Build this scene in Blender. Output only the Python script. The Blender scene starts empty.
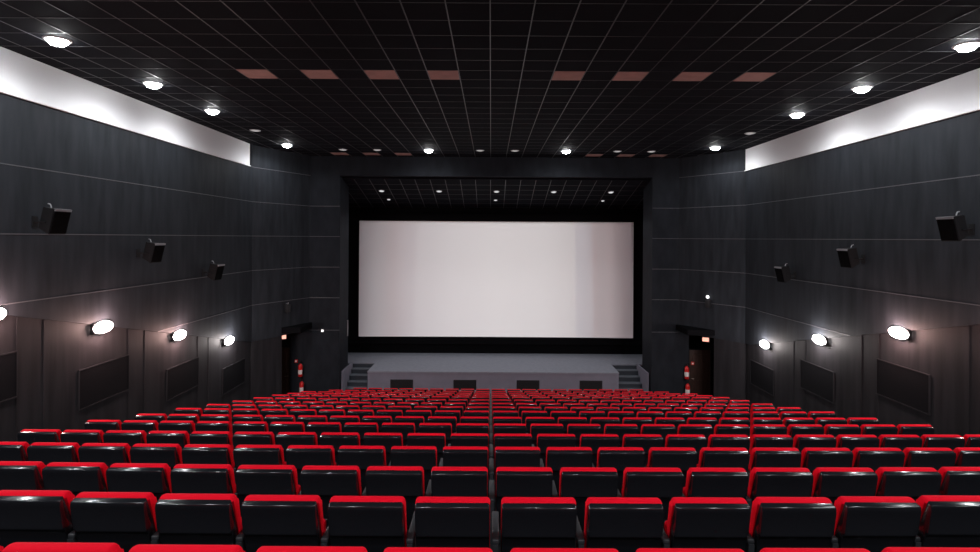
import bpy, bmesh, math, random
from mathutils import Vector, Matrix
random.seed(7)
C = bpy.context.scene.collection
SC = bpy.context.scene
H = 6.435                      # eye height above the floor in front of the stage
PI = math.pi

# ------------------------------------------------------------------ helpers
def V(x, y, z):                # room coordinates measured from the eye's height
    return Vector((x, y, z + H))

def link(name, bm, mats, parent=None, smooth=None):
    me = bpy.data.meshes.new(name)
    bmesh.ops.recalc_face_normals(bm, faces=bm.faces)
    if smooth is not None:
        for f in bm.faces: f.smooth = True
    bm.to_mesh(me); bm.free()
    if smooth is not None:
        me.set_sharp_from_angle(angle=math.radians(smooth))
    for m in (mats if isinstance(mats, (list, tuple)) else [mats]): me.materials.append(m)
    o = bpy.data.objects.new(name, me); C.objects.link(o)
    if parent is not None: o.parent = parent
    return o

def tag(o, label=None, cat=None, group=None, kind=None):
    if label: o['label'] = label
    if cat: o['category'] = cat
    if group: o['group'] = group
    if kind: o['kind'] = kind
    return o

def empty(name, loc=(0, 0, 0), rotz=0, label=None, cat=None, group=None):
    o = bpy.data.objects.new(name, None); C.objects.link(o)
    o.location = loc; o.rotation_euler = (0, 0, rotz)
    o.empty_display_size = .1
    return tag(o, label, cat, group)

def box(bm, x0, x1, y0, y1, z0, z1, mat=0, M=None, bev=0, seg=2):
    co = [(x, y, z) for z in (z0, z1) for y in (y0, y1) for x in (x0, x1)]
    vs = [bm.verts.new(Vector(c)) for c in co]
    fs = []
    for q in ((0, 2, 3, 1), (4, 5, 7, 6), (0, 1, 5, 4), (2, 6, 7, 3), (0, 4, 6, 2), (1, 3, 7, 5)):
        f = bm.faces.new([vs[i] for i in q]); f.material_index = mat; fs.append(f)
    if bev:
        es = list({e for f in fs for e in f.edges})
        r = bmesh.ops.bevel(bm, geom=es, offset=bev, segments=seg, affect='EDGES', profile=.5)
        vs = list({v for v in vs if v.is_valid} | {v for f in r['faces'] for v in f.verts})
        for f in r['faces']: f.material_index = mat
    if M is not None: bmesh.ops.transform(bm, matrix=M, verts=vs)
    return vs

def cyl(bm, p0, p1, r0, r1=None, n=16, mat=0, caps=True):
    p0 = Vector(p0); p1 = Vector(p1); r1 = r0 if r1 is None else r1
    d = (p1 - p0).normalized()
    a = d.orthogonal().normalized(); b = d.cross(a)
    A = []; B = []
    for i in range(n):
        t = 2 * PI * i / n; w = a * math.cos(t) + b * math.sin(t)
        A.append(bm.verts.new(p0 + w * r0)); B.append(bm.verts.new(p1 + w * r1))
    for i in range(n):
        j = (i + 1) % n
        bm.faces.new((A[i], A[j], B[j], B[i])).material_index = mat
    if caps:
        bm.faces.new(A[::-1]).material_index = mat; bm.faces.new(B).material_index = mat

def lathe(bm, prof, n=20, mat=0, M=None):
    """prof: list of (radius, z); revolved about z."""
    rings = []; allv = []
    for r, z in prof:
        if r < 1e-6:
            v = bm.verts.new((0, 0, z)); rings.append([v]); allv.append(v)
        else:
            ring = [bm.verts.new((r * math.cos(2 * PI * i / n), r * math.sin(2 * PI * i / n), z)) for i in range(n)]
            rings.append(ring); allv += ring
    for A, B in zip(rings, rings[1:]):
        for i in range(n):
            j = (i + 1) % n
            if len(A) == 1 and len(B) == 1: continue
            if len(A) == 1: f = bm.faces.new((A[0], B[j], B[i]))
            elif len(B) == 1: f = bm.faces.new((A[i], A[j], B[0]))
            else: f = bm.faces.new((A[i], A[j], B[j], B[i]))
            f.material_index = mat
    if M is not None: bmesh.ops.transform(bm, matrix=M, verts=allv)

def tube(bm, pts, r, n=8, mat=0):
    pts = [Vector(p) for p in pts]
    for a, b in zip(pts, pts[1:]): cyl(bm, a, b, r, n=n, mat=mat)

def prism(bm, poly, x0, x1, bev=0, seg=2, mat=0):
    """poly: (y, z) outline, extruded from x0 to x1; bev rounds the two end outlines."""
    A = [bm.verts.new((x0, y, z)) for y, z in poly]
    B = [bm.verts.new((x1, y, z)) for y, z in poly]
    n = len(poly)
    fa = bm.faces.new(A); fb = bm.faces.new(B[::-1]); fs = [fa, fb]
    for i in range(n):
        j = (i + 1) % n
        fs.append(bm.faces.new((A[i], B[i], B[j], A[j])))
    for f in fs: f.material_index = mat
    if bev:
        es = list(set(fa.edges) | set(fb.edges))
        r = bmesh.ops.bevel(bm, geom=es, offset=bev, segments=seg, affect='EDGES', profile=.5, clamp_overlap=True)
        for f in r['faces']: f.material_index = mat

def clip(poly, a, b, c):
    """keep the side a*u + b*z + c >= 0 of a convex polygon."""
    out = []
    for i in range(len(poly)):
        p, q = poly[i], poly[(i + 1) % len(poly)]
        dp = a * p[0] + b * p[1] + c; dq = a * q[0] + b * q[1] + c
        if dp >= 0: out.append(p)
        if dp * dq < 0:
            t = dp / (dp - dq); out.append((p[0] + t * (q[0] - p[0]), p[1] + t * (q[1] - p[1])))
    return out

def slab(bm, poly, P0, d, n, t0, t1, mat=0):
    """polygon in (u, z) on a vertical plane through P0 along d, thickened along n from t0 to t1."""
    A = [bm.verts.new(Vector((P0[0] + d[0] * u + n[0] * t0, P0[1] + d[1] * u + n[1] * t0, z + H))) for u, z in poly]
    B = [bm.verts.new(Vector((P0[0] + d[0] * u + n[0] * t1, P0[1] + d[1] * u + n[1] * t1, z + H))) for u, z in poly]
    k = len(poly)
    fs = [bm.faces.new(A), bm.faces.new(B[::-1])]
    for i in range(k):
        j = (i + 1) % k
        fs.append(bm.faces.new((A[i], B[i], B[j], A[j])))
    for f in fs: f.material_index = mat

# ------------------------------------------------------------------ materials
def mat(name, col, rough=.6, metal=0, spec=.5, noise=None, bump=None, sheen=0, coat=0):
    m = bpy.data.materials.new(name); m.use_nodes = True
    nt = m.node_tree; b = nt.nodes['Principled BSDF']
    b.inputs['Base Color'].default_value = (*col, 1); b.inputs['Roughness'].default_value = rough
    b.inputs['Metallic'].default_value = metal; b.inputs['Specular IOR Level'].default_value = spec
    if sheen:
        b.inputs['Sheen Weight'].default_value = sheen; b.inputs['Sheen Roughness'].default_value = .4
        b.inputs['Sheen Tint'].default_value = (*[min(1, c * 1.5 + .05) for c in col], 1)
    if coat: b.inputs['Coat Weight'].default_value = coat; b.inputs['Coat Roughness'].default_value = .15
    if noise or bump:
        tc = nt.nodes.new('ShaderNodeTexCoord'); mp = nt.nodes.new('ShaderNodeMapping')
        nt.links.new(tc.outputs['Object'], mp.inputs['Vector'])
    if noise:
        sc, amt, stretch = noise
        mp.inputs['Scale'].default_value = stretch
        nz = nt.nodes.new('ShaderNodeTexNoise'); nz.inputs['Scale'].default_value = sc; nz.inputs['Detail'].default_value = 6
        nt.links.new(mp.outputs['Vector'], nz.inputs['Vector'])
        cr = nt.nodes.new('ShaderNodeMapRange')
        cr.inputs['From Min'].default_value = .3; cr.inputs['From Max'].default_value = .7
        cr.inputs['To Min'].default_value = 1 - amt; cr.inputs['To Max'].default_value = 1 + amt
        nt.links.new(nz.outputs['Fac'], cr.inputs['Value'])
        mx = nt.nodes.new('ShaderNodeVectorMath'); mx.operation = 'SCALE'
        mx.inputs[0].default_value = col
        nt.links.new(cr.outputs['Result'], mx.inputs['Scale']); nt.links.new(mx.outputs['Vector'], b.inputs['Base Color'])
    if bump:
        sc, st = bump
        nz2 = nt.nodes.new('ShaderNodeTexNoise'); nz2.inputs['Scale'].default_value = sc; nz2.inputs['Detail'].default_value = 3
        nt.links.new(tc.outputs['Object'], nz2.inputs['Vector'])
        bp = nt.nodes.new('ShaderNodeBump'); bp.inputs['Strength'].default_value = st; bp.inputs['Distance'].default_value = .01
        nt.links.new(nz2.outputs['Fac'], bp.inputs['Height']); nt.links.new(bp.outputs['Normal'], b.inputs['Normal'])
    return m

def glow(name, col, strength):
    m = bpy.data.materials.new(name); m.use_nodes = True
    nt = m.node_tree; nt.nodes.clear()
    e = nt.nodes.new('ShaderNodeEmission'); o = nt.nodes.new('ShaderNodeOutputMaterial')
    e.inputs['Color'].default_value = (*col, 1); e.inputs['Strength'].default_value = strength
    nt.links.new(e.outputs[0], o.inputs['Surface'])
    return m

M = dict(
    wall=mat('charcoal_panel', (.0225, .0255, .031), .65, spec=.12, noise=(1.6, .28, (3, 3, .5)), bump=(60, .12)),
    lower=mat('charcoal_wainscot', (.021, .020, .0225), .65, spec=.12, noise=(1.2, .30, (4, 4, .4)), bump=(60, .12)),
    strip=mat('panel_strip_metal', (.085, .085, .095), .45, spec=.5),
    white=mat('white_band_paint', (.86, .86, .88), .7),
    pillar=mat('proscenium_panel', (.017, .0195, .0245), .7, spec=.08, noise=(1.5, .2, (2, 2, 1))),
    ceil=mat('ceiling_tile_black', (.0085, .0092, .0128), .8, spec=.05, noise=(.6, .25, (1, 1, 1))),
    grid=mat('ceiling_grid_metal', (.042, .042, .046), .4, spec=.5),
    brown=mat('ceiling_tile_brown', (.44, .255, .22), .7, noise=(5, .1, (1, 1, 1))),
    black=mat('stage_black', (.005, .005, .006), .9, spec=.05),
    carpet=mat('dark_carpet', (.014, .013, .015), .95, spec=.1, noise=(9, .3, (1, 1, 1))),
    stage=mat('stage_grey_carpet', (.255, .265, .31), .85, spec=.2, noise=(7, .08, (1, 1, 1))),
    stagefront=mat('stage_front_paint', (.215, .21, .26), .75, spec=.25, noise=(2, .06, (1, 1, 1))),
    step=mat('stage_step_grey', (.055, .062, .075), .8, spec=.1),
    tread=mat('stage_tread_grey', (.15, .165, .19), .8, spec=.1),
    vent=mat('vent_black', (.006, .006, .008), .6),
    red=mat('red_velour', (.78, .0025, .018), .8, spec=.08, bump=(220, .1)),
    shell=mat('black_seat_plastic', (.011, .0115, .0145), .17, spec=.6),
    post=mat('seat_standard_grey', (.030, .032, .037), .5),
    screen=mat('screen_fabric', (.80, .79, .79), .9, spec=.1),
    speaker=mat('speaker_black', (.006, .006, .007), .6, spec=.2, bump=(120, .15)),
    grille=mat('speaker_grille', (.002, .002, .0025), .9, spec=.05),
    bracket=mat('bracket_steel', (.30, .30, .32), .4, metal=.6),
    ring=mat('downlight_ring', (.55, .55, .55), .4),
    frost=mat('unlit_lens', (.55, .56, .58), .4),
    panel=mat('acoustic_panel_cloth', (.009, .009, .0105), .9, spec=.05, bump=(150, .2)),
    exred=mat('extinguisher_red', (.62, .015, .015), .3, coat=.4),
    exwhite=mat('extinguisher_label', (.75, .72, .70), .6),
    exblack=mat('extinguisher_black', (.01, .01, .01), .5),
    door=mat('door_dark_wood', (.030, .014, .010), .4, noise=(2, .3, (6, 6, .6))),
    handle=mat('door_handle_steel', (.4, .38, .35), .3, metal=.9),
    plastic=mat('white_switch_plastic', (.8, .8, .8), .4),
    device=mat('device_black', (.012, .012, .014), .5),
    lamp=glow('downlight_lit', (.98, .99, 1), 80),
    soft=glow('stage_downlight_dim', (.95, .97, 1), .75),
    dim=glow('ceiling_light_dim', (1, .97, .96), .42),
    tubewhite=glow('sconce_white', (1, .96, .95), 45),
    tubepink=glow('sconce_pink', (1, .80, .76), 45),
    exitglow=glow('exit_sign_glow', (1, .45, .34), 1.5),
    led=glow('white_led', (1, 1, 1), 2.5),
)

# ------------------------------------------------------------------ room dimensions (metres from the eye)
XL, XR = -8.20, 8.87           # faces of the side walls
YB = -5.0                      # rear wall
YSL, YSR = 19.04, 19.30        # where the side walls turn towards the stage
YF = 21.54                     # front face of the proscenium
CL, CR = -7.04, 7.31           # corners between splayed walls and proscenium
OL, OR = -5.87, 6.27           # proscenium opening
ZC = 3.15                      # ceiling
BAND = [ZC, 2.39, 1.20, .02, -1.17, -2.36, -3.62]
def zline(y): return -1.416 - .235 * (y - 9.64)   # foot of the upper cladding, parallel to the raked floor
DEPTH = -6.435                 # floor before the stage

PITCH, Y0, SEAT, XMID = 1.19, 2.38, .564, .02
TOPZ = [-1.385, -1.713, -2.005, -2.275, -2.552, -2.818, -3.10, -3.365, -3.645, -3.92, -4.185, -4.45, -4.735, -5.015, -5.285, -5.535]
CH = .90
def rowy(r): return Y0 + PITCH * r
FZ = [t - CH for t in TOPZ]

# ------------------------------------------------------------------ floor: one terrace for each row
def terrace():
    bm = bmesh.new()
    prof = [(YB, -1.66), (.84, -1.66), (.84, -1.96), (Y0 - .35, -1.96)]
    for r in range(16):
        prof += [(rowy(r) - .35, FZ[r]), (rowy(r) + PITCH - .35 if r < 15 else 26.2, FZ[r])]
    poly = prof + [(26.2, DEPTH - .3), (YB, DEPTH - .3)]
    vs0 = [bm.verts.new((-10.2, y, z + H)) for y, z in poly]; vs1 = [bm.verts.new((10.9, y, z + H)) for y, z in poly]
    n = len(poly); bm.faces.new(vs0); bm.faces.new(vs1[::-1])
    for i in range(n): bm.faces.new((vs0[i], vs1[i], vs1[(i + 1) % n], vs0[(i + 1) % n]))
    bmesh.ops.remove_doubles(bm, verts=bm.verts, dist=1e-5)
    return tag(link('floor', bm, M['carpet']), kind='structure')
terrace()

# ------------------------------------------------------------------ side walls
def side_wall(side):
    s = -1 if side == 'left' else 1
    X, YS, cx = (XL, YSL, CL) if s < 0 else (XR, YSR, CR)
    n = (-s, 0); d = (0, 1); P = (X, 0)
    up = bmesh.new(); strips = bmesh.new()
    # upper cladding, in bands 1.2 m high, its foot following the rake
    yend = 18.75 if s < 0 else YS
    for k in range(len(BAND) - 1):
        z1, z0 = BAND[k], BAND[k + 1]
        poly = [(YB, z0), (YS, z0), (YS, z1), (YB, z1)]
        poly = clip(poly, .235, 1, 1.416 - .235 * 9.64)       # z >= zline(u)
        if len(poly) > 2: slab(up, poly, P, d, n, -.30, 0)
    for z in BAND[1:-1]:
        ya = max(YB, 9.64 - (z + 1.416) / .235)
        if ya < YS: slab(strips, [(ya, z - .009), (YS, z - .009), (YS, z + .009), (ya, z + .009)], P, d, n, 0, .007)
    # splayed end
    a = Vector((X, YS)); b = Vector((cx, YF)); dd = (b - a); L = dd.length; dd = dd / L
    nn = Vector((-dd.y, dd.x)) * (1 if s > 0 else -1)
    if nn.x * -s < 0: nn = -nn
    for k in range(len(BAND) - 1):
        slab(up, [(0, BAND[k + 1]), (L, BAND[k + 1]), (L, BAND[k]), (0, BAND[k])], a, dd, nn, -.22, 0)
    for z in BAND[1:-1]:
        slab(strips, [(0, z - .009), (L, z - .009), (L, z + .009), (0, z + .009)], a, dd, nn, 0, .007)
    w = tag(link('wall_' + side, up, M['wall']), kind='structure')
    link('panel_strip', strips, M['strip'], w)
    # lower wall, set back 5 cm, to the foot of the rake
    lo = bmesh.new()
    slab(lo, [(YB, DEPTH - .2), (YS, DEPTH - .2), (YS, zline(YS) + .02), (YB, zline(YB) + .02)], P, d, n, -.30, -.05)
    u = (20.3 - YS) / (YF - YS) * L
    slab(lo, [(0, DEPTH - .2), (u, DEPTH - .2), (u, BAND[-1]), (0, BAND[-1])], a, dd, nn, -.20, -.03)
    link('lower_wall', lo, M['lower'], w)
    # flat pilasters and joint battens between the acoustic panels
    pil = bmesh.new()
    y1 = 10.23 if s < 0 else 10.32
    for k in range(-2, 3):
        ya = y1 + 2.98 * k; yb = ya + .60
        slab(pil, [(ya, DEPTH), (yb, DEPTH), (yb, zline(yb)), (ya, zline(ya))], P, d, n, -.05, -.040)
        yc = ya - .59
        slab(pil, [(yc, DEPTH), (yc + .02, DEPTH), (yc + .02, zline(yc + .02)), (yc, zline(yc))], P, d, n, -.05, -.042)
    link('pilaster', pil, M['lower'], w)
    # white painted band under the ceiling
    wb = bmesh.new()
    slab(wb, [(YB, 2.405), (yend, 2.405), (yend, ZC - .012), (YB, ZC - .012)], P, d, n, 0, .02)
    slab(wb, [(YB, 2.38), (yend + .03, 2.38), (yend + .03, 2.405), (YB, 2.405)], P, d, n, 0, .05)
    link('white_band', wb, M['white'], w)
    return w
side_wall('left'); side_wall('right')

# rear wall behind the camera
bm = bmesh.new(); box(bm, -10.2, 10.9, YB - .3, YB, DEPTH + H - .2, ZC + H)
tag(link('wall_rear', bm, M['wall']), kind='structure')

# ------------------------------------------------------------------ proscenium wall, alcoves, doors
bm = bmesh.new()
for x0, x1 in ((CL, OL), (OR, CR)):
    box(bm, x0 - (.0 if x0 > 0 else .25), x1 + (.0 if x0 < 0 else .25), YF, YF + 1.31, DEPTH + H - .1, ZC + H)
box(bm, -7.77, -7.28, YF, YF + .2, DEPTH + H - .1, BAND[-1] + H + .3)      # lower wall continues into the alcoves
box(bm, 7.55, 7.72, YF, YF + .2, DEPTH + H - .1, BAND[-1] + H + .3)
pw = tag(link('wall_front', bm, M['pillar']), kind='structure')
bm = bmesh.new(); box(bm, OL - .01, OR + .01, YF, YF + .35, 2.39 + H, ZC + H + .1)
link('proscenium_beam', bm, M['pillar'], pw)
bm = bmesh.new()
for x0, x1 in ((CL, OL), (OR, CR)):
    for z in (1.20, .02, -1.17, -2.36, -3.62):
        box(bm, x0, x1, YF - .006, YF, z + H - .008, z + H + .008)
link('panel_strip', bm, M['strip'], pw)

for i, s in ((1, -1), (2, 1)):
    # passage behind each doorway: dark return walls and soffit
    bm = bmesh.new()
    xo = -9.6 if s < 0 else 10.2; xi = -7.77 if s < 0 else 7.72
    xa, xb = sorted((xo, xi))
    box(bm, xa - .1, xb, YF + .9, YF + 1.0, DEPTH + H, BAND[-1] + H + .3)
    box(bm, *( (xo - .1, xo) if s < 0 else (xo, xo + .1)), 19.3, YF + 1, DEPTH + H, BAND[-1] + H + .3)
    xs = sorted((xo, CL + .1 if s < 0 else CR - .1))
    box(bm, xs[0], xs[1], 20.25, YF + 1, BAND[-1] + H + .1, BAND[-1] + H + .3) 
    tag(link('wall_passage_' + ('left' if s < 0 else 'right'), bm, M['black']), kind='structure')
    # the door itself, ajar in the plane of the proscenium
    d = bmesh.new()
    dx0, dx1 = (-8.62, -7.79) if s < 0 else (7.74, 8.57)
    box(d, dx0, dx1, YF + .03, YF + .075, DEPTH + H + .01, DEPTH + H + 2.12, bev=.004, seg=1)
    for z0, z1 in ((.25, .95), (1.15, 1.95)):
        box(d, dx0 + .13, dx1 - .13, YF + .018, YF + .035, DEPTH + H + z0, DEPTH + H + z1, bev=.006, seg=1)
    do = tag(link('door_%d' % i, d, M['door']), kind='structure')
    hb = bmesh.new(); hx = dx1 - .08 if s < 0 else dx0 + .08
    tube(hb, [(hx, YF + .03, DEPTH + H + 1.02), (hx, YF - .03, DEPTH + H + 1.02), (hx - .1 * (1 if s < 0 else -1), YF - .03, DEPTH + H + 1.02)], .01)
    link('door_handle', hb, M['handle'], do)
    fr = bmesh.new()
    box(fr, dx0 - .02, dx0, YF + .0, YF + .1, DEPTH + H, DEPTH + H + 2.16); box(fr, dx1, dx1 + .02, YF + .0, YF + .1, DEPTH + H, DEPTH + H + 2.16)
    box(fr, dx0, dx1, YF + .0, YF + .1, DEPTH + H + 2.13, DEPTH + H + 2.16)
    link('door_frame', fr, M['black'], do)
    tp = bmesh.new(); box(tp, min(xo, dx1), max(xo, dx1) if s > 0 else dx1, YF + .02, YF + .1, DEPTH + H + 2.16, BAND[-1] + H + .1)
    link('door_header', tp, M['black'], do)

# ------------------------------------------------------------------ ceiling with its grid
bm = bmesh.new()
box(bm, XL - .3, XR + .3, YB, YF, ZC + H, ZC + H + .2)
ce = tag(link('ceiling', bm, M['ceil']), kind='structure')
bm = bmesh.new()
k = int((XL) / .6) - 1
x = .6 * k
while x < XR:
    if x > XL: box(bm, x - .0085 - .03, x + .0085 - .03, YB, YF, ZC + H - .006, ZC + H)
    x += .6
y = 10.42 - .6 * 25
while y < YF:
    box(bm, XL, XR, y - .0055, y + .0055, ZC + H - .004, ZC + H)
    y += .6
link('ceiling_grid', bm, M['grid'], ce)
# lower ceiling over the stage, falling towards the screen
bm = bmesh.new()
def zi(y): return 2.39 - .258 * (y - YF)
for (ya, yb, za, zb) in ((YF + .3, 25.5, 0, .12),):
    co = [(-7.4, ya, zi(ya)), (7.8, ya, zi(ya)), (7.8, yb, zi(yb)), (-7.4, yb, zi(yb))]
    A = [bm.verts.new(V(*c)) for c in co]; B = [bm.verts.new(V(c[0], c[1], c[2] + .12)) for c in co]
    bm.faces.new(A); bm.faces.new(B[::-1])
    for i in range(4): bm.faces.new((A[i], A[(i + 1) % 4], B[(i + 1) % 4], B[i]))
sc_ = tag(link('ceiling_stage', bm, M['ceil']), kind='structure')
bm = bmesh.new()
for k in range(-12, 13):
    x = .6 * k - .03
    Mx = Matrix.Translation(V(x, YF + .36, zi(YF + .36))) @ Matrix.Rotation(-math.atan(.258), 4, 'X')
    box(bm, -.01, .01, 0, 3.9, -.005, 0, M=Mx)
for j in range(1, 7):
    Mx = Matrix.Translation(V(0, YF + .36 + .58 * j, zi(YF + .36 + .58 * j))) @ Matrix.Rotation(-math.atan(.258), 4, 'X')
    box(bm, -7.2, 7.6, -.008, .008, -.003, 0, M=Mx)
link('ceiling_grid', bm, M['grid'], sc_)
# black stage house
bm = bmesh.new()
box(bm, -7.4, 7.8, 25.5, 25.7, DEPTH + H, 2.5 + H)
box(bm, -7.5, -7.3, YF + 1.31, 25.5, DEPTH + H, 2.5 + H); box(bm, 7.7, 7.9, YF + 1.31, 25.5, DEPTH + H, 2.5 + H)
tag(link('wall_stage', bm, M['black']), kind='structure')

ORD = ['first', 'second', 'third', 'fourth', 'fifth', 'sixth', 'seventh', 'eighth', 'ninth', 'tenth', 'eleventh', 'twelfth', 'thirteenth', 'fourteenth', 'fifteenth', 'sixteenth']

# brown ceiling tiles
def tile(ix, ya, label):
    bm = bmesh.new()
    x0 = .6 * ix - .03
    box(bm, x0 + .014, x0 + .586, ya + .014, ya + .586, ZC + H - .008, ZC + H)
    tag(link('ceiling_tile', bm, M['brown']), label, 'ceiling tile', 'brown ceiling tiles')
near = [-8, -6, -4, -2, 2, 4, 6, 8]
for i, ix in enumerate(near):
    tile(ix, 10.42, 'brown ceiling tile, %s from the %s in the larger row of eight' % (ORD[min(i, 7 - i)], 'left' if i < 4 else 'right'))
far = [-10, -8, -6, 6, 8, 10]
for i, ix in enumerate(far):
    tile(ix, 10.42 + .6 * 17, 'brown ceiling tile above the stage opening, %s from the %s end' % (ORD[min(i, 5 - i)], 'left' if i < 3 else 'right'))

# ------------------------------------------------------------------ downlights
lamp_n = [0]
def spot(name, loc, power, size=173, blend=.45, rad=.08, col=(.95, .97, 1), rot=(0, 0, 0)):
    l = bpy.data.lights.new(name, 'SPOT'); l.energy = power; l.spot_size = math.radians(size); l.spot_blend = blend
    l.shadow_soft_size = rad; l.color = col
    o = bpy.data.objects.new(name, l); C.objects.link(o); o.location = loc; o.rotation_euler = rot
    return o
DL = 92
def downlight(x, y, lit, label, group, r=.15, z=ZC, tilt=0, power=None, lens=None):
    e = empty('downlight', V(x, y, z), 0, label, 'ceiling light', group)
    e.rotation_euler = (tilt, 0, 0)
    bm = bmesh.new()
    lathe(bm, [(r * .86, -.004), (r * .90, -.016), (r, -.018), (r * 1.14, -.006), (r * 1.16, 0)], 24)
    link('ring', bm, M['ring'] if lit else M['frost'], e, 40)
    bm = bmesh.new()
    dep = .085 if lit else .02
    lathe(bm, [(r * .88, -.002), (r * .85, -.012 - dep * .2), (r * .6, -.012 - dep * .75), (r * .3, -.012 - dep * .96), (0, -.012 - dep)], 24)
    link('lens', bm, lens or (M['lamp'] if lit else M['dim']), e, 60)
    if lit: spot('downlight_beam', V(x, y, z - .13), power or DL)
    return e
SY = [8.92, 11.45, 13.88, 16.4, 18.95]
for s, X in ((-1, -7.0), (1, 7.65)):
    side = 'left' if s < 0 else 'right'
    for i, y in enumerate(SY):
        if i == 3: downlight(X, y, False, 'small dim round ceiling light beside the white band on the %s' % side, 'dim ceiling lights', .135)
        else:
            k = i if i < 3 else 3
            downlight(X, y, True, 'glowing round downlight along the %s wall, %s counting from the camera' % (side, ORD[k]), 'lit downlights', .17)
CX = [-5.34, -4.11, -2.26, -.41, .84, 2.69, 4.53, 5.75]
nn_ = 0
for i, x in enumerate(CX):
    if i in (2, 5): downlight(x, 19.92, True, 'glowing round downlight over the proscenium, the %s of the two' % ('left' if i == 2 else 'right'), 'lit downlights', .17)
    else:
        nn_ += 1
        downlight(x, 19.92, False, 'small dim round ceiling light above the stage opening, %s from the left' % ORD[nn_ - 1], 'dim ceiling lights', .135)
# the side rows of lamps go on out of view over the seats
for X in (-7.0, 7.65):
    for y in (6.4, 3.9, 1.4, -1.1): spot('downlight_beam', V(X, y, ZC - .1), 300)
for X in (-3.2, 0.3, 3.8):
    for y in (-.6,): spot('downlight_beam', V(X, y, ZC - .1), 300)  # unseen middle lamps added to light the room from behind
# dim spots in the stage ceiling
t = math.atan(-.258)
for i, x in enumerate((-4.6, -2.19, .22, 2.62, 5.02)):
    y = 23.24; downlight(x, y, False, 'dim round light in the stage ceiling, front row, %s from the left' % ORD[i], 'stage ceiling lights', .11, zi(y), t, lens=M['soft']); spot('stage_beam', V(x, y, zi(y) - .08), 60, 105, rot=(math.radians(-16), 0, 0))
for i, x in enumerate((-4.5, .19, 4.9)):
    y = 24.33; downlight(x, y, False, 'tiny round light in the stage ceiling, rear row, %s' % ('at the left', 'in the middle', 'at the right')[i], 'stage ceiling lights', .075, zi(y), t, lens=M['soft'])

# ------------------------------------------------------------------ screen
sr = empty('cinema_screen', V(.2, 25.3, -5.3), 0, 'large blank white cinema screen in a black surround above the stage', 'screen')
def curved(name, m, x0, x1, z0, z1, y, thick, parent, bow=.12, n=24):
    bm = bmesh.new(); F = []; B = []
    for i in range(n + 1):
        u = i / n; x = x0 + (x1 - x0) * u
        yy = y + bow * (1 - (2 * u - 1) ** 2) - bow
        F.append([bm.verts.new((x, yy, z)) for z in (z0, z1)]); B.append([bm.verts.new((x, yy + thick, z)) for z in (z0, z1)])
    for i in range(n):
        bm.faces.new((F[i][0], F[i + 1][0], F[i + 1][1], F[i][1])); bm.faces.new((B[i][1], B[i + 1][1], B[i + 1][0], B[i][0]))
        bm.faces.new((F[i][1], F[i + 1][1], B[i + 1][1], B[i][1])); bm.faces.new((F[i][0], B[i][0], B[i + 1][0], F[i + 1][0]))
    for k in (0, n): bm.faces.new((F[k][0], F[k][1], B[k][1], B[k][0]))
    return link(name, bm, m, parent, 30)
SX0, SX1, SZ0, SZ1, SYY = -5.97 - .2, 6.46 - .2, -4.50 + 5.3, .75 + 5.3, -.08
curved('screen_fabric', M['screen'], SX0, SX1, SZ0, SZ1, SYY, .02, sr)
bm = bmesh.new()
for (a, b, c, d_) in ((SX0 - .5, SX0 - .02, SZ0 - .35, SZ1 + .35), (SX1 + .02, SX1 + .5, SZ0 - .35, SZ1 + .35),
                      (SX0 - .02, SX1 + .02, SZ0 - .35, SZ0 - .02), (SX0 - .02, SX1 + .02, SZ1 + .02, SZ1 + .35)):
    box(bm, a, b, -.02, .04, c, d_)
link('masking', bm, M['black'], sr)

# an unseen projector behind the audience lights the screen, its sides dimmed and banded
pp = V(.2, -4.2, 2.2)
aim = V(.2, 25.15, -1.875)
pl = bpy.data.lights.new('projector_beam', 'SPOT'); pl.energy = 16500; pl.shadow_soft_size = .03
pl.spot_size = math.radians(40); pl.spot_blend = .05; pl.color = (1, .985, .985)
po = bpy.data.objects.new('projector_beam', pl); C.objects.link(po); po.location = pp
po.rotation_euler = (aim - pp).to_track_quat('-Z', 'Y').to_euler()
dist = (aim - pp).length; tilt_ = math.atan2(-(aim - pp).z, (aim - pp).y)
pl.use_nodes = True
nt = pl.node_tree; em = nt.nodes['Emission']
tc = nt.nodes.new('ShaderNodeTexCoord'); sx = nt.nodes.new('ShaderNodeSeparateXYZ')
nt.links.new(tc.outputs['Normal'], sx.inputs[0])
def mth(op, a, b=None, c=None):
    n = nt.nodes.new('ShaderNodeMath'); n.operation = op
    for i, v in enumerate((a, b, c)):
        if v is None: continue
        if isinstance(v, (int, float)): n.inputs[i].default_value = v
        else: nt.links.new(v, n.inputs[i])
    return n.outputs[0]
az = mth('ABSOLUTE', sx.outputs['Z'])
uu = mth('DIVIDE', sx.outputs['X'], az); vv = mth('DIVIDE', sx.outputs['Y'], az)
hw = 6.24 / dist; hh = 2.62 * math.cos(tilt_) / dist
mu = mth('LESS_THAN', mth('ABSOLUTE', uu), hw); mv = mth('LESS_THAN', mth('ABSOLUTE', vv), hh)
mask = mth('MULTIPLY', mu, mv)
un = mth('MULTIPLY_ADD', uu, .5 / hw, .5)          # 0 .. 1 across the frame
rp = nt.nodes.new('ShaderNodeValToRGB'); nt.links.new(un, rp.inputs['Fac'])
stops = [(0, (.30, .29, .31)), (.03, (.46, .44, .46)), (.09, (.55, .53, .55)), (.13, (.60, .55, .57)), (.20, (.66, .64, .67)), (.215, (.76, .75, .77)), (.35, (.92, .92, .93)),  # darker sides and stripes of the screen put into the beam colour
         (.5, (1, 1, 1)), (.68, (.95, .95, .95)), (.79, (.82, .81, .81)), (.795, (.70, .70, .74)), (.85, (.66, .64, .67)), (.86, (.58, .50, .51)), (.90, (.52, .48, .49)), (.905, (.60, .52, .53)), (.95, (.44, .37, .38)), (1, (.30, .26, .28))]
el = rp.color_ramp.elements
while len(el) > 1: el.remove(el[-1])
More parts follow.
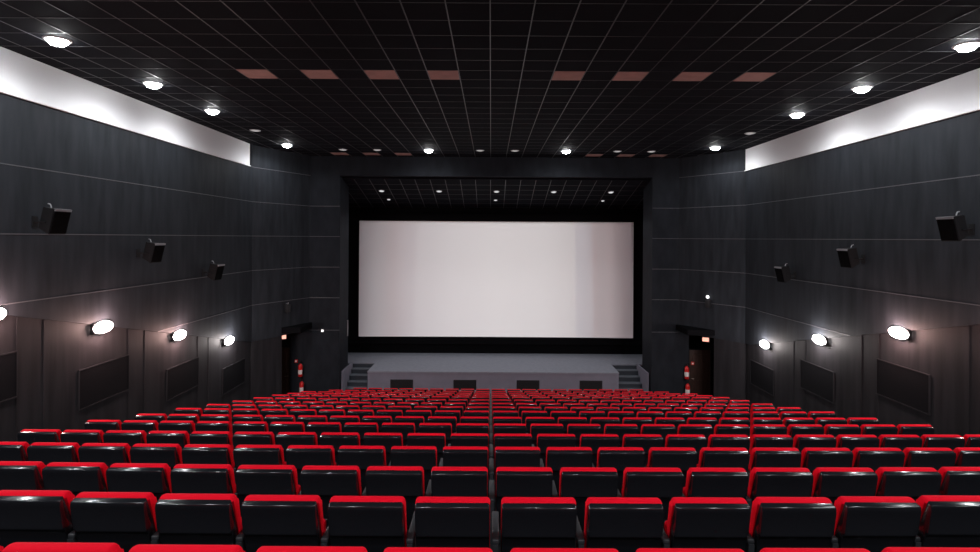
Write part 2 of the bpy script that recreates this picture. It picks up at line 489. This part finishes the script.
for i, (p, c) in enumerate(stops):
    e = el[0] if i == 0 else el.new(p)
    e.position = p; e.color = (*[v ** 1.45 for v in c], 1)
nt.links.new(rp.outputs['Color'], em.inputs['Color'])
nt.links.new(mask, em.inputs['Strength'])

# ------------------------------------------------------------------ stage and its steps
SF, SZT = 21.90, -5.30
st = empty('stage', V(.15, SF, DEPTH), 0, 'low grey stage below the blank screen', 'stage')
st_o = Vector(st.location)
bm = bmesh.new()
poly = [(-4.86, SF), (5.10, SF), (5.10, 23.4), (6.17, 23.4), (7.3, 23.4), (7.3, 25.45), (-7.1, 25.45), (-7.1, 23.4), (-5.79, 23.4), (-4.86, 23.4)]
A = [bm.verts.new(V(x, y, SZT) - st_o) for x, y in poly]; B = [bm.verts.new(V(x, y, SZT - .05) - st_o) for x, y in poly]
bm.faces.new(A); bm.faces.new(B[::-1])
for i in range(len(poly)):
    j = (i + 1) % len(poly); bm.faces.new((A[i], A[j], B[j], B[i]))
link('stage_floor', bm, M['stage'], st)
bm = bmesh.new()
def sbox(bm, x0, x1, y0, y1, z0, z1, **k):
    box(bm, x0 - st_o.x, x1 - st_o.x, y0 - st_o.y, y1 - st_o.y, z0 - DEPTH, z1 - DEPTH, **k)
sbox(bm, -4.85, 5.09, SF + .03, SF + .13, DEPTH, SZT - .05)
sbox(bm, -4.85, -4.75, SF + .13, 23.4, DEPTH, SZT - .05); sbox(bm, 4.99, 5.09, SF + .13, 23.4, DEPTH, SZT - .05)
link('front_panel', bm, M['stagefront'], st)
for i, x in enumerate((-3.5, -1.0, 1.5, 3.99)):
    bm = bmesh.new()
    sbox(bm, x - .45, x + .45, SF + .008, SF + .03, -6.02, -5.62, bev=.008, seg=1)
    for k in range(7): sbox(bm, x - .42, x + .42, SF - .004, SF + .01, -5.99 + k * .052, -5.965 + k * .052)
    tag(link('vent', bm, M['vent'], st), 'black louvred vent in stage front')
for s in (-1, 1):
    x0, x1 = (-5.79, -4.87) if s < 0 else (5.11, 6.17)
    e = empty('stage_steps', V((x0 + x1) / 2, SF, DEPTH), 0, 'dark grey steps cut into the %s end of the stage' % ('left' if s < 0 else 'right'), 'steps', 'steps up to the stage')
    w = (x1 - x0) / 2
    N = 5
    for k in range(N):
        bm = bmesh.new(); hgt = (SZT - DEPTH) * (k + 1) / (N + 1)
        box(bm, -w, w, .30 * k, .30 * (k + 1) + (.02 if k < N - 1 else -.03), 0, hgt - .03)
        link('riser', bm, M['step'], e)
        bm = bmesh.new(); box(bm, -w, w, .30 * k - .02, .30 * (k + 1) - .02, hgt - .03, hgt, bev=.006, seg=1)
        link('tread', bm, M['tread'], e)
    bm = bmesh.new(); box(bm, -w, w, 1.46, 1.49, 0, SZT - DEPTH - .055); link('back_riser', bm, M['step'], e)
    bm = bmesh.new(); cx = -w - .075 if s < 0 else w + .0
    box(bm, cx, cx + .07, -.12, 1.47, 0, SZT - DEPTH + .03, bev=.006, seg=1)
    link('cheek_wall', bm, M['stagefront'], e)

# ------------------------------------------------------------------ sconces
def sconce(s, y, col, label, power, z=None):
    X = XL if s < 0 else XR
    z = zline(y) - .03 if z is None else z
    e = empty('wall_sconce', V(X, y, z), 0 if s < 0 else PI, label, 'wall lamp', 'wall lamps along the raked line')
    bm = bmesh.new(); box(bm, -.05, .025, -.27, .27, -.115, .115, bev=.01); link('mounting_plate', bm, M['device'], e, 40)
    bm = bmesh.new()
    # oval bulkhead lens
    rings = []
    for (f, h) in ((1, .025), (.98, .045), (.86, .068), (.6, .084), (.25, .09)):
        rings.append([bm.verts.new((h, .29 * f * math.cos(2 * PI * i / 24), .125 * f * math.sin(2 * PI * i / 24))) for i in range(24)])
    for a, b in zip(rings, rings[1:]):
        for i in range(24): bm.faces.new((a[i], a[(i + 1) % 24], b[(i + 1) % 24], b[i]))
    bm.faces.new(rings[-1]); bm.faces.new(rings[0][::-1])
    link('lamp_glass', bm, M['tubepink'] if col == 'pink' else M['tubewhite'], e, 60)
    l = bpy.data.lights.new('sconce_bulb', 'POINT'); l.energy = power; l.shadow_soft_size = .06
    l.color = (1, .62, .56) if col == 'pink' else (1, .9, .88)
    o = bpy.data.objects.new('sconce_bulb', l); C.objects.link(o); o.location = V(X - s * .20, y, z)
SP = 72
for i, (y, c) in enumerate(((9.05, 'pink'), (11.69, 'pink'), (14.57, 'pink'), (17.33, 'white'))):
    sconce(-1, y, c, 'glowing %s wall lamp on the left wall, %s from the camera' % ('pinkish' if c == 'pink' else 'white', ORD[i]), SP * (1.2 if c == 'pink' else 1))
for i, (y, c) in enumerate(((9.2, 'pink'), (12.0, 'pink'), (14.9, 'white'), (17.86, 'white'))):
    if i == 0:
        l = bpy.data.lights.new('sconce_bulb', 'POINT'); l.energy = SP * 1.2; l.shadow_soft_size = .06; l.color = (1, .62, .56)
        o = bpy.data.objects.new('sconce_bulb', l); C.objects.link(o); o.location = V(XR - .15, y, zline(y) - .15)
        continue
    sconce(1, y, c, 'glowing %s wall lamp on the right wall%s' % ('pinkish' if c == 'pink' else 'white', '' if i == 1 else (', nearer the doorway' if i == 3 else ', between the pinkish lamp and another')), SP * (1.2 if c == 'pink' else 1))

# ------------------------------------------------------------------ acoustic panels in the lower walls
def apanel(s, ya, yb, zt, zb, label):
    X = XL - .05 if s < 0 else XR + .05
    n = (-s, 0)
    e = empty('acoustic_panel', V(X, (ya + yb) / 2, zb), 0, label, 'wall panel', 'dark panels in the lower walls')
    o = Vector(e.location)
    bm = bmesh.new(); w = (yb - ya) / 2
    box(bm, min(0, -s * .02), max(0, -s * .02), -w + .02, w - .02, .02, zt - zb - .02)
    link('cloth', bm, M['panel'], e)
    bm = bmesh.new()
    x0, x1 = sorted((0, -s * .026))
    box(bm, x0, x1, -w, w, 0, .022); box(bm, x0, x1, -w, w, zt - zb - .022, zt - zb)
    box(bm, x0, x1, -w, -w + .022, .022, zt - zb - .022); box(bm, x0, x1, w - .022, w, .022, zt - zb - .022)
    link('frame', bm, M['lower'], e)
for i, (ya, zt) in enumerate(((8.1, -2.01), (11.09, -2.70), (14.1, -3.40), (17.05, -4.08))):
    apanel(-1, ya, ya + 1.55, zt, zt - .81, 'dark rectangular panel set low in the left wall, %s from the camera' % ORD[i])
for i, (ya, zt) in enumerate(((11.22, -2.72), (14.35, -3.42), (17.4, -4.1))):
    apanel(1, ya, ya + 1.55, zt, zt - .82, 'dark rectangular panel set low in the right wall, %s from the camera' % ORD[i])

# ------------------------------------------------------------------ surround speakers
def speaker(s, x, y, z, label):
    e = empty('wall_speaker', V(x, y, z), 0 if s < 0 else PI, label, 'speaker', 'surround speakers on the side walls')
    # local: +x into the room, y along the wall; mirrored by the half turn on the right wall
    tl = Matrix.Rotation(math.radians(13), 4, 'Y')
    bm = bmesh.new()
    fr = [(.0, -.20, -.23), (.0, .20, -.23), (.0, .20, .23), (.0, -.20, .23)]
    bk = [(-.26, -.13, -.17), (-.26, .13, -.17), (-.26, .13, .21), (-.26, -.13, .21)]
    A = [bm.verts.new(tl @ Vector(c)) for c in fr]; B = [bm.verts.new(tl @ Vector(c)) for c in bk]
    fs = [bm.faces.new(A), bm.faces.new(B[::-1])]
    for i in range(4): fs.append(bm.faces.new((A[i], B[i], B[(i + 1) % 4], A[(i + 1) % 4])))
    bmesh.ops.recalc_face_normals(bm, faces=bm.faces)
    bmesh.ops.bevel(bm, geom=bm.edges[:], offset=.008, segments=2, affect='EDGES')
    link('cabinet', bm, M['speaker'], e, 40)
    bm = bmesh.new(); box(bm, .0, .016, -.185, .185, -.21, .19, M=tl, bev=.005, seg=1); link('grille', bm, M['grille'], e)
    bm = bmesh.new(); box(bm, -.02, .020, -.19, .19, .229, .236, M=tl); box(bm, .0, .018, -.19, .19, .195, .236, M=tl); link('lit_top_edge', bm, M['bracket'], e)  # pale strip stands for the light along the cabinet's top edge
    wx = -(abs(x) - abs(XL)) if s < 0 else 0
    gap = (abs(XL) - abs(x)) if s < 0 else (abs(XR) - abs(x))
    bm = bmesh.new()
    box(bm, -gap, -gap + .012, -.06, .06, -.10, .10)
    tube(bm, [(-gap, 0, 0), (-.22, 0, 0)], .018)
    for q in (-1, 1): tube(bm, [(-.30, q * .04, 0), (-.28, q * .15, .0), (-.12, q * .18, -.01)], .010)
    link('bracket', bm, M['speaker'], e, 40)
    bm = bmesh.new()
    tube(bm, [(-.15, 0, .20), (-.16, 0, .27), (-.18, 0, .32), (-.22, 0, .33)], .011)
    link('safety_hook', bm, M['bracket'], e, 40)
names = ('nearest the camera', 'the middle one of three', 'nearest the stage')
for i, (y, z) in enumerate(((9.95, .24), (12.88, -.40), (15.8, -1.03))):
    speaker(-1, -7.74, y, z, 'black tilted speaker bracketed to the left wall, %s' % names[i])
for i, (y, z) in enumerate(((10.22, .21), (13.2, -.44), (16.15, -1.02))):
    speaker(1, 8.42, y, z, 'black tilted speaker bracketed to the right wall, %s' % names[i])

# ------------------------------------------------------------------ fire extinguishers, call points, exit signs, small boxes
def extinguisher(x, y, z, label, stand=False):
    e = empty('fire_extinguisher', V(x, y, z), 0, label, 'fire extinguisher', 'fire extinguishers by the exits')
    bm = bmesh.new()
    lathe(bm, [(0, 0), (.075, 0), (.085, .015), (.085, .40), (.07, .45), (.035, .48), (.028, .50), (0, .50)], 20)
    link('cylinder', bm, M['exred'], e, 40)
    bm = bmesh.new(); lathe(bm, [(.0855, .10), (.087, .10), (.087, .27), (.0855, .27)], 20); link('paper_label', bm, M['exwhite'], e, 40)
    bm = bmesh.new()
    cyl(bm, (0, 0, .50), (0, 0, .54), .022); box(bm, -.02, .02, -.12, .03, .545, .565); box(bm, -.015, .015, -.10, .02, .575, .59)
    link('valve', bm, M['exblack'], e)
    bm = bmesh.new()
    pts = [(.02, -.02, .52)] + [(.10 * math.sin(a) + .02, -.03, .40 + .12 * math.cos(a)) for a in (.5, 1, 1.5, 2.1)] + [(.09, -.03, .12)]
    tube(bm, pts, .011); link('hose', bm, M['exblack'], e, 40)
    bm = bmesh.new()
    if stand:
        lathe(bm, [(0, -.30), (.13, -.30), (.13, -.28), (.03, -.26), (.02, -.01), (.08, 0)], 16)
        link('stand', bm, M['exred'], e, 40)
    else:
        box(bm, -.05, .05, .085, .115, .05, .46); link('wall_hook', bm, M['exblack'], e)
for s, x in ((-1, -7.34), (1, 7.60)):
    side = 'left' if s < 0 else 'right'
    extinguisher(x, YF - .12, -5.42 + .02, 'red fire extinguisher with white label hung high beside the %s exit' % side)
    extinguisher(x + (.06 if s < 0 else .03), YF - .14, -6.07, 'red fire extinguisher on a stand below another by the %s exit' % side, True)
    e = empty('alarm_call_point', V(x + (-.20 if s < 0 else .09 + .18), YF if s < 0 else YF + .03 - .0, -4.83), 0, 'small red alarm call point on the wall near the %s exit' % side, 'alarm button', 'alarm call points')
    bm = bmesh.new(); box(bm, -.06, .06, -.035, 0, -.06, .06, bev=.006, seg=1); link('case', bm, M['exred'], e)
    bm = bmesh.new(); box(bm, -.03, .03, -.04, -.034, -.03, .03); link('press_plate', bm, M['exwhite'], e)
    # exit sign hung in the doorway
    ex = -7.98 if s < 0 else 8.28
    e = empty('exit_sign', V(ex, 21.3, BAND[-1] + .02), math.radians(25 if s < 0 else -25), 'small glowing reddish sign hung above the %s exit doorway' % side, 'exit sign', 'exit signs')
    bm = bmesh.new(); box(bm, -.13, .13, -.035, .035, -.34, -.16, bev=.006, seg=1); link('housing', bm, M['device'], e)
    bm = bmesh.new(); box(bm, -.115, .115, -.042, -.034, -.325, -.175); link('lit_face', bm, M['exitglow'], e)
    bm = bmesh.new(); tube(bm, [(-.1, 0, -.16), (-.1, 0, .09)], .006); tube(bm, [(.1, 0, -.16), (.1, 0, .09)], .006); link('hanger', bm, M['bracket'], e)
e = empty('wall_switch', V(-6.53, YF, -3.64), 0, 'tiny white square switch on the dark pillar left of the screen', 'switch')
bm = bmesh.new(); box(bm, -.055, .055, -.018, 0, -.055, .055, bev=.006, seg=1); link('plate', bm, M['plastic'], e)
bm = bmesh.new(); box(bm, -.035, .035, -.024, -.017, -.03, .03); link('lit_rocker', bm, M['led'], e)
# the grey rail on the edge of the opening
bm = bmesh.new(); box(bm, OL, OL + .03, YF + 1.1, YF + 1.2, -4.05 + H, -3.4 + H)
tag(link('edge_rail', bm, M['bracket']), 'short grey metal strip on the edge of the stage opening at left', 'metal strip')
for s in (-1, 1):
    X, YS, cx = (XL, YSL, CL) if s < 0 else (XR, YSR, CR)
    a = Vector((X, YS)); b = Vector((cx, YF)); dd = (b - a).normalized(); nn = Vector((dd.y, -dd.x)) * (1 if s < 0 else -1)
    if nn.x * -s < 0: nn = -nn
    yy = 20.45 if s < 0 else 20.45
    p = a + dd * ((yy - YS) / dd.y)
    rz = math.atan2(nn.y, nn.x)
    zz = -2.42 if s < 0 else -2.15
    e = empty('wall_box', V(p.x, p.y, zz), rz, 'small dark box mounted high on the splayed wall before the left exit' if s < 0 else 'small dark box topped by a white light above the right exit', 'wall fixture')
    bm = bmesh.new(); box(bm, 0, .14, -.09, .09, -.36, -.08, bev=.01); link('case', bm, M['device'], e, 40)
    bm = bmesh.new(); tube(bm, [(0, 0, -.05), (.10, 0, -.05), (.10, 0, .0)], .012); link('arm', bm, M['bracket'], e)
    if s > 0:
        bm = bmesh.new(); lathe(bm, [(0, -.06), (.042, -.042), (.06, 0), (.042, .042), (0, .06)], 16, M=Matrix.Translation((.10, 0, .03))); link('lamp', bm, M['led'], e, 60)

# ------------------------------------------------------------------ cinema seats
def arc(cy, cz, r, a0, a1, n):
    return [(cy + r * math.cos(math.radians(a0 + (a1 - a0) * i / n)), cz + r * math.sin(math.radians(a0 + (a1 - a0) * i / n))) for i in range(n + 1)]
def seat_meshes():
    root = empty('cinema_chair')
    # backrest cushion: a wedge that shows its red side above the slanting edge of the shell
    bm = bmesh.new()
    poly = [(.036, .868)] + [(.044, .888), (.060, .898), (.082, .901), (.104, .896), (.121, .880), (.133, .852)] + [(.160, .74), (.190, .60), (.215, .46), (.205, .43), (.165, .43), (.165, .60)]
    prism(bm, poly, -.245, .245, bev=.026, seg=4)
    link('back_cushion', bm, M['red'], root, 50)
    # moulded shell
    bm = bmesh.new()
    poly = [(.042, .885), (.014, .879), (.006, .8755), (.0015, .869), (.0, .861), (.005, .838), (.046, .676), (.041, .667), (.046, .658), (.062, .652), (.078, .575), (.120, .34), (.150, .315), (.20, .315), (.20, .44), (.166, .604)]
    prism(bm, poly, -.241, .241, bev=.012, seg=2)
    link('back_shell', bm, M['shell'], root, 50)
    # tipped-up seat: red cushion towards the backrest, black pan away from it
    Mx = Matrix.Translation((0, .315, .37)) @ Matrix.Rotation(math.radians(-9), 4, 'X')
    bm = bmesh.new(); box(bm, -.208, .208, -.05, .045, -.03, .245, bev=.035, seg=3, M=Mx); link('seat_cushion', bm, M['red'], root, 60)
    bm = bmesh.new(); box(bm, -.203, .203, .046, .072, -.05, .23, bev=.012, seg=2, M=Mx); link('seat_pan', bm, M['shell'], root, 60)
    return root
def arm_mesh(x, root):
    bm = bmesh.new()
    prism(bm, [(.10, 0), (.40, 0), (.40, .03), (.34, .06), (.36, .56), (.06, .60), (.09, .30), (.14, .06), (.10, .03)], x - .018, x + .018)
    st_ = link('side_standard', bm, M['post'], root)
    bm = bmesh.new(); box(bm, x - .025, x + .025, .07, .46, .595, .630, bev=.010, seg=2); link('armrest', bm, M['post'], root, 60)
proto = seat_meshes(); arm_mesh(-.282, proto)
end_root = empty('end_standard_source'); arm_mesh(.282, end_root)
end_parts = list(end_root.children)
proto_parts = list(proto.children)
for o in end_parts: C.objects.unlink(o)
C.objects.unlink(end_root)

def seats_in_row(r):
    lo, hi = -11, 11          # seat k spans k*.55 .. (k+1)*.55
    if r == 14: lo, hi = -10, 10
    if r == 15: lo, hi = -9, 9
    y = rowy(r)
    out = []
    for k in range(lo, hi + 1):
        xc = (k + .5) * SEAT + XMID + {0: .035, 1: .022}.get(r, 0)
        px = 491 + 554 * (abs(xc) - .26) / (y + .1) * (1 if xc > 0 else -1)
        if -6 < px < 986: out.append(k)
    return out, lo, hi
ROWN = ['nearest row'] + ['%s row from the camera' % ORD[i] for i in range(1, 16)]
ROWN[15] = 'row closest to the stage'
first = True
used = []
for r in range(16):
    ks, lo, hi = seats_in_row(r)
    for k in ks:
        if first: root = proto; parts = []; first = False
        else:
            root = proto.copy(); C.objects.link(root); parts = proto_parts
        xc = (k + .5) * SEAT + XMID + {0: .035, 1: .022}.get(r, 0)
        sag = xc * xc / (2 * {0: 80, 1: 80, 2: 150, 3: 250}.get(r, 300))
        root.location = V(xc, rowy(r) + sag, FZ[r])
        root.rotation_euler = (0, 0, 0)
        for p in parts:
            q = p.copy(); q.parent = root; C.objects.link(q)
        if k == hi or k == ks[-1]:
            for p in end_parts:
                q = p.copy(); q.parent = root; C.objects.link(q)
        n = k if k >= 0 else -k - 1
        side = 'right' if k >= 0 else 'left'
        if k == lo: pos = 'at the left wall end'
        elif k == hi: pos = 'at the right wall end'
        else: pos = '%s %s of the middle gap' % (ORD[n], side)
        tag(root, 'red-topped black cinema seat, %s, %s' % (ROWN[r], pos), 'chair', 'folding cinema seats in raked rows')
        used.append(root)
print('SEATS', len(used))

# ------------------------------------------------------------------ world, camera, view
w = bpy.data.worlds.new('World'); SC.world = w; w.use_nodes = True
w.node_tree.nodes['Background'].inputs['Color'].default_value = (0, 0, 0, 1)
w.node_tree.nodes['Background'].inputs['Strength'].default_value = 0

cd = bpy.data.cameras.new('camera'); co = bpy.data.objects.new('camera', cd); C.objects.link(co)
cd.sensor_width = 36; cd.lens = 554 / 980 * 36; cd.shift_x = -1 / 980; cd.shift_y = -38 / 980
cd.clip_start = .05; cd.clip_end = 200
co.matrix_world = Matrix.Translation((0, 0, H)) @ Matrix.Rotation(PI / 2, 4, 'X') @ Matrix.Rotation(.006, 4, 'Z')
SC.camera = co
SC.view_settings.view_transform = 'Standard'; SC.view_settings.look = 'None'
SC.view_settings.exposure = 0; SC.view_settings.gamma = 1
